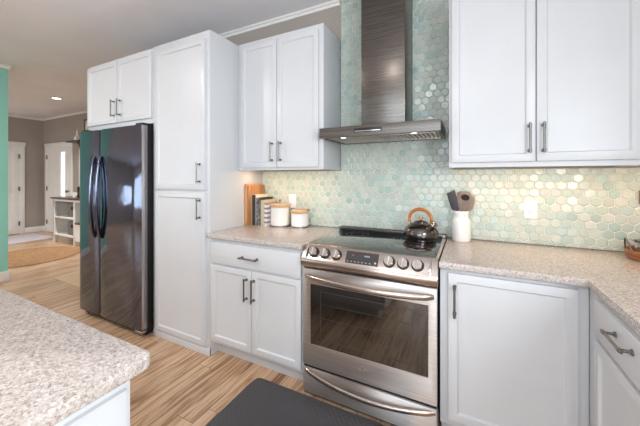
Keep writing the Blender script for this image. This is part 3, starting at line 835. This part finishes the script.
utensil('slotted_spoon', 'broad weathered wooden turner with an oval hole, in the middle of the white crock', [(-.010, 0), (.010, 0), (.026, .02), (.044, .10), (.044, .116), (.026, .128), (-.026, .132), (-.040, .120), (-.042, .10), (-.024, .02)], (cx-.005, cy-.014, CT+.0175), (.08, -.02, 1), 'utensilwood', .180, hole=(-.010, .092, .026, .020), roll=math.radians(-8), thick=.008)
utensil('wooden_spoon', 'weathered wooden spoon leaning right out of the white crock, behind the turner', oval(.036, .054), (cx-.014, cy+.017, CT+.0175), (.24, .02, 1), 'utensilwood', .184, roll=math.radians(-5), thick=.009)

# ------------------------------------------------------------------ tray in the right corner
T = thing('serving_tray', 'round brown wooden tray with a metal handle on the counter at the right edge', 'tray', (2.545, -.165, CT))
B().lathe([(0, .004), (.118, .004), (.122, 0), (.128, .002), (.138, .046), (.134, .048), (.130, .046), (.122, .012), (0, .012)], seg=48).build('bowl', 'traywood', T)
B().lathe([(.131, .020), (.1355, .0195), (.1375, .027), (.133, .0275)], seg=48).build('band', 'copper', T)
pts = [(-.128-.012*math.sin(PI*k/10), -.035+.07*k/10, .040+.062*math.sin(PI*k/10)) for k in range(11)]
B().tube(pts, .004, 8).build('handle', 'pewter', T)
tag(B().lathe([(0, 0), (.020, 0), (.034, .012), (.040, .034), (.038, .036), (.030, .016), (0, .006)], (2.515, -.190, CT+.0125), 30).build('small_bowl', 'copper'), 'small copper bowl sitting in the brown round tray', 'bowl')
J = thing('glass_jar', 'small clear glass jar standing in the brown round tray', 'jar', (2.490, -.105, CT+.0125))
B().lathe([(0, 0), (.026, 0), (.028, .004), (.028, .062), (.025, .066), (.0235, .064), (.025, .006), (0, .005)]).build('glass', 'glass', J)
B().lathe([(0, .060), (.029, .060), (.029, .074), (0, .075)]).build('lid', 'pewter', J)
tag(B().box(2.512, 2.60, -.022, -.0075, 1.178, 1.254, .003).build('wall_plaque', 'traywood'), 'small brown wooden plaque on the tile at the right edge of the photo', 'plaque')

# ------------------------------------------------------------------ light bars under the wall cabinets
def bar_light(x0, x1, y, label, power):
    R0 = thing('under_cabinet_light', label, 'light', ((x0+x1)/2, y, 1.4022), 0, 'light bars under the wall cabinets')
    w = (x1-x0)/2
    B().box(-w, w, -.018, .018, -.012, 0, .002).build('housing', 'outlet', R0)
    B().box(-w+.01, w-.01, -.012, .012, -.0145, -.011, .001).build('lens', 'lens', R0)
    d = bpy.data.lights.new('bar_lamp', 'AREA'); d.shape = 'RECTANGLE'; d.size = 2*w-.02; d.size_y = .02; d.energy = power; d.color = (1, .62, .34)
    o = bpy.data.objects.new('bar_lamp', d); COL.objects.link(o); o.parent = R0; o.location = (0, 0, -.017)
bar_light(.05, .74, -.20, 'slim light bar under the wall cabinet above the books and canisters', 1.7)
bar_light(1.64, 2.39, -.20, 'slim light bar under the wall cabinet right of the hood', 2.0)
bar_light(2.46, 2.75, -.20, 'slim light bar under the corner wall cabinet at the right edge', .8)

# ------------------------------------------------------------------ floor mats and rugs
x0, x1, y0, y1, r = .462, 1.44, -1.14, -.642, .045
poly = arc(x1-r, y1-r, r, 0, 90) + arc(x0+r, y1-r, r, 90, 180) + arc(x0+r, y0+r, r, 180, 270) + arc(x1-r, y0+r, r, 270, 360)
tag(B().prism(poly, 'z', 0, .016, .006, 3).build('floor_mat', 'mat'), 'dark grey cushioned kitchen mat on the floor before the range', 'mat')
b = B().lathe([(0, .0), (.69, 0), (.705, .006), (.69, .014), (.67, .012), (0, .012)], seg=64)
tag(b.build('round_rug', 'jute', loc=(-4.82, -.03, 0)), 'round brown braided jute rug on the hall floor', 'rug')
tag(B().box(-7.40, -6.33, .02, .92, 0, .010, .004).build('entry_rug', 'whitemat'), 'pale rug on the floor before the white hall doors', 'rug')
tag(B().box(-3.17, -2.0, -.34, .55, 0, .007, .003).build('beige_floor_sheet', 'beige_streaks'), 'thin beige streaked sheet on the floor left of the refrigerator', 'mat')  # thin streaked beige sheet laid over the planks

# ------------------------------------------------------------------ hall furniture
kx0, kx1, ky0, ky1 = -5.86, -4.62, .70, 1.165
C0 = thing('hall_console', 'white open-shelf hall console with a dark wooden top', 'console', (0, 0, 0))
b = B()
b.box(kx0, kx0+.06, ky0, ky0+.05, 0, .885, .002).box(kx0, kx0+.03, ky0, ky1, .10, .885).box(kx0, kx0+.06, ky1-.05, ky1, 0, .885, .002)
b.box(-5.05, -4.99, ky0, ky1, 0, .885, .002).box(kx1-.05, kx1, ky0, ky1, 0, .885, .002).box(kx0, kx1, ky0+.005, ky0+.03, .84, .885)
b.build('frame', 'trim', C0)
B().box(kx0-.03, kx1+.03, ky0-.03, ky1, .885, .915, .004).build('top', 'darkwood', C0)
for z in (.17, .52): B().box(kx0+.03, -5.05, ky0+.005, ky1-.01, z-.02, z+.015, .002).build('shelf', 'trim', C0)
B().box(-4.99, kx1-.05, ky0+.005, ky1, .10, .42).build('lower_cupboard', 'trim', C0)
B().box(-4.99, kx1-.05, ky0-.006, ky1, .42, .45, .003).build('bench_top', 'darkwood', C0)
B().box(kx0+.03, -5.05, ky1-.014, ky1-.004, .12, .885).build('back_panel', plain('pale_grey_paint', (196, 190, 186), .6), C0)
for i, z in enumerate((.5355, .1855)):
    R0 = thing('storage_bin', ('grey fabric storage bin with a dark tag on the upper shelf of the hall console', 'grey fabric storage bin with a dark tag on the lower shelf of the hall console')[i], 'bin', (-5.21, .90, z), 0, 'bins in the hall console')
    B().box(-.14, .14, -.17, .17, 0, .26, .01).build('box', 'bin', R0)
    B().box(.0, .10, -.1745, -.168, .15, .21, .002).build('tag', 'rubber', R0)
# lantern and mug on the console
L0 = thing('lantern', 'small dark glass lantern standing on the hall console', 'lantern', (-5.05, .86, .915))
B().box(-.07, .07, -.07, .07, 0, .02, .004).box(-.07, .07, -.07, .07, .20, .22, .004).build('frame', 'black', L0)
b = B()
for sx in (-1, 1):
    for sy in (-1, 1): b.box(sx*.06-.006, sx*.06+.006, sy*.06-.006, sy*.06+.006, .02, .20)
b.build('posts', 'black', L0)
B().box(-.055, .055, -.055, .055, .02, .20).build('glass', 'smoke', L0)
B().tube([(.05*math.cos(PI*k/8), 0, .22+.07*math.sin(PI*k/8)) for k in range(9)], .006, 8, up=(0, 1, 0)).build('ring', 'black', L0)
G = thing('mug', 'white mug standing left of the lantern on the hall console', 'mug', (-5.30, .84, .915))
B().lathe([(0, 0), (.036, 0), (.042, .004), (.044, .10), (.040, .10), (.038, .01), (0, .008)]).build('cup', 'ceramic', G)
B().tube([(.042+.03*math.sin(PI*k/8), 0, .085-.07*k/8) for k in range(9)], .006, 8, up=(0, 1, 0)).build('handle', 'ceramic', G)
# wall shelf with candle holder and picture
W0 = thing('wall_shelf', 'dark wooden shelf on black brackets high on the hall wall', 'shelf', (0, 0, 0))
B().box(-6.02, -4.9, .975, YN-.001, 2.065, 2.095, .003).build('board', 'darkwood', W0)
for x in (-5.62, -5.1):
    B().tube([(x, YN-.006, 1.88), (x, YN-.006, 2.06), (x, YN-.16, 2.06), (x, YN-.12, 1.97), (x, YN-.012, 1.90)], .010, 8, up=(1, 0, 0)).build('bracket', 'black', W0)
H0 = thing('candle_holder', 'white turned candle holder standing on the dark hall shelf', 'candle holder', (-5.74, 1.07, 2.095))
B().lathe([(0, 0), (.06, 0), (.06, .07), (.055, .08), (.02, .09), (.0, .11)], seg=24).build('pedestal', 'ceramic', H0)
B().lathe([(0, .085), (.045, .088), (.05, .10), (.02, .12), (.016, .17), (.020, .19), (.011, .21), (.008, .25), (0, .255)], seg=24).build('finial', 'ceramic', H0)
Q = thing('picture_frame', 'dark framed picture standing on the hall shelf behind the refrigerator edge', 'picture', (-5.50, 1.10, 2.095))
fr = frame_slab(0, .42, 0, .44, .035, .385, .035, .405, -.02, .0)
fr.build('frame', 'darkwood', Q); B().box(.03, .39, -.012, -.002, .03, .41).build('print', 'paper', Q)
M0 = thing('mirror_panel', 'tall narrow white panel on the hall wall above the console', 'panel', (0, 0, 0))
B().box(-5.87, -5.50, YN-.03, YN-.001, .95, 1.93, .004).build('board', 'trim', M0)
B().box(-5.80, -5.57, YN-.034, YN-.028, 1.02, 1.86, .003).build('inner_panel', 'trim', M0)

# ------------------------------------------------------------------ recessed ceiling lights; all but the hall one added out of view as fill
def downlight(x, y, label, power, spread=180):
    R0 = thing('recessed_light', label, 'light', (x, y, CEIL), 0, 'recessed ceiling lights')
    B().lathe([(.060, -.001), (.092, -.001), (.090, -.006), (.062, -.008), (.060, -.001)], seg=32).build('trim_ring', 'trim', R0)
    B().lathe([(0, -.002), (.061, -.002), (.061, -.005), (0, -.006)], seg=32).build('lens', 'can', R0)
    d = bpy.data.lights.new('downlight_lamp', 'AREA'); d.shape = 'DISK'; d.size = .12; d.energy = power; d.color = (1, .97, .94); d.spread = math.radians(spread)
    o = bpy.data.objects.new('downlight_lamp', d); COL.objects.link(o); o.parent = R0; o.location = (0, 0, -.012)
downlight(-4.88, .38, 'lit round recessed light in the hall ceiling', 30, 120)
downlight(-1.6, -2.4, 'added unseen recessed light before the refrigerator', 52)  # fill lamp added out of view to even the kitchen light
downlight(1.2, -3.6, 'added unseen recessed light behind the island', 42)  # added fill lamp, never in view
downlight(-6.0, -2.6, 'added unseen recessed light beyond the teal wall', 64)  # unseen fill lamp added for the living side and hall
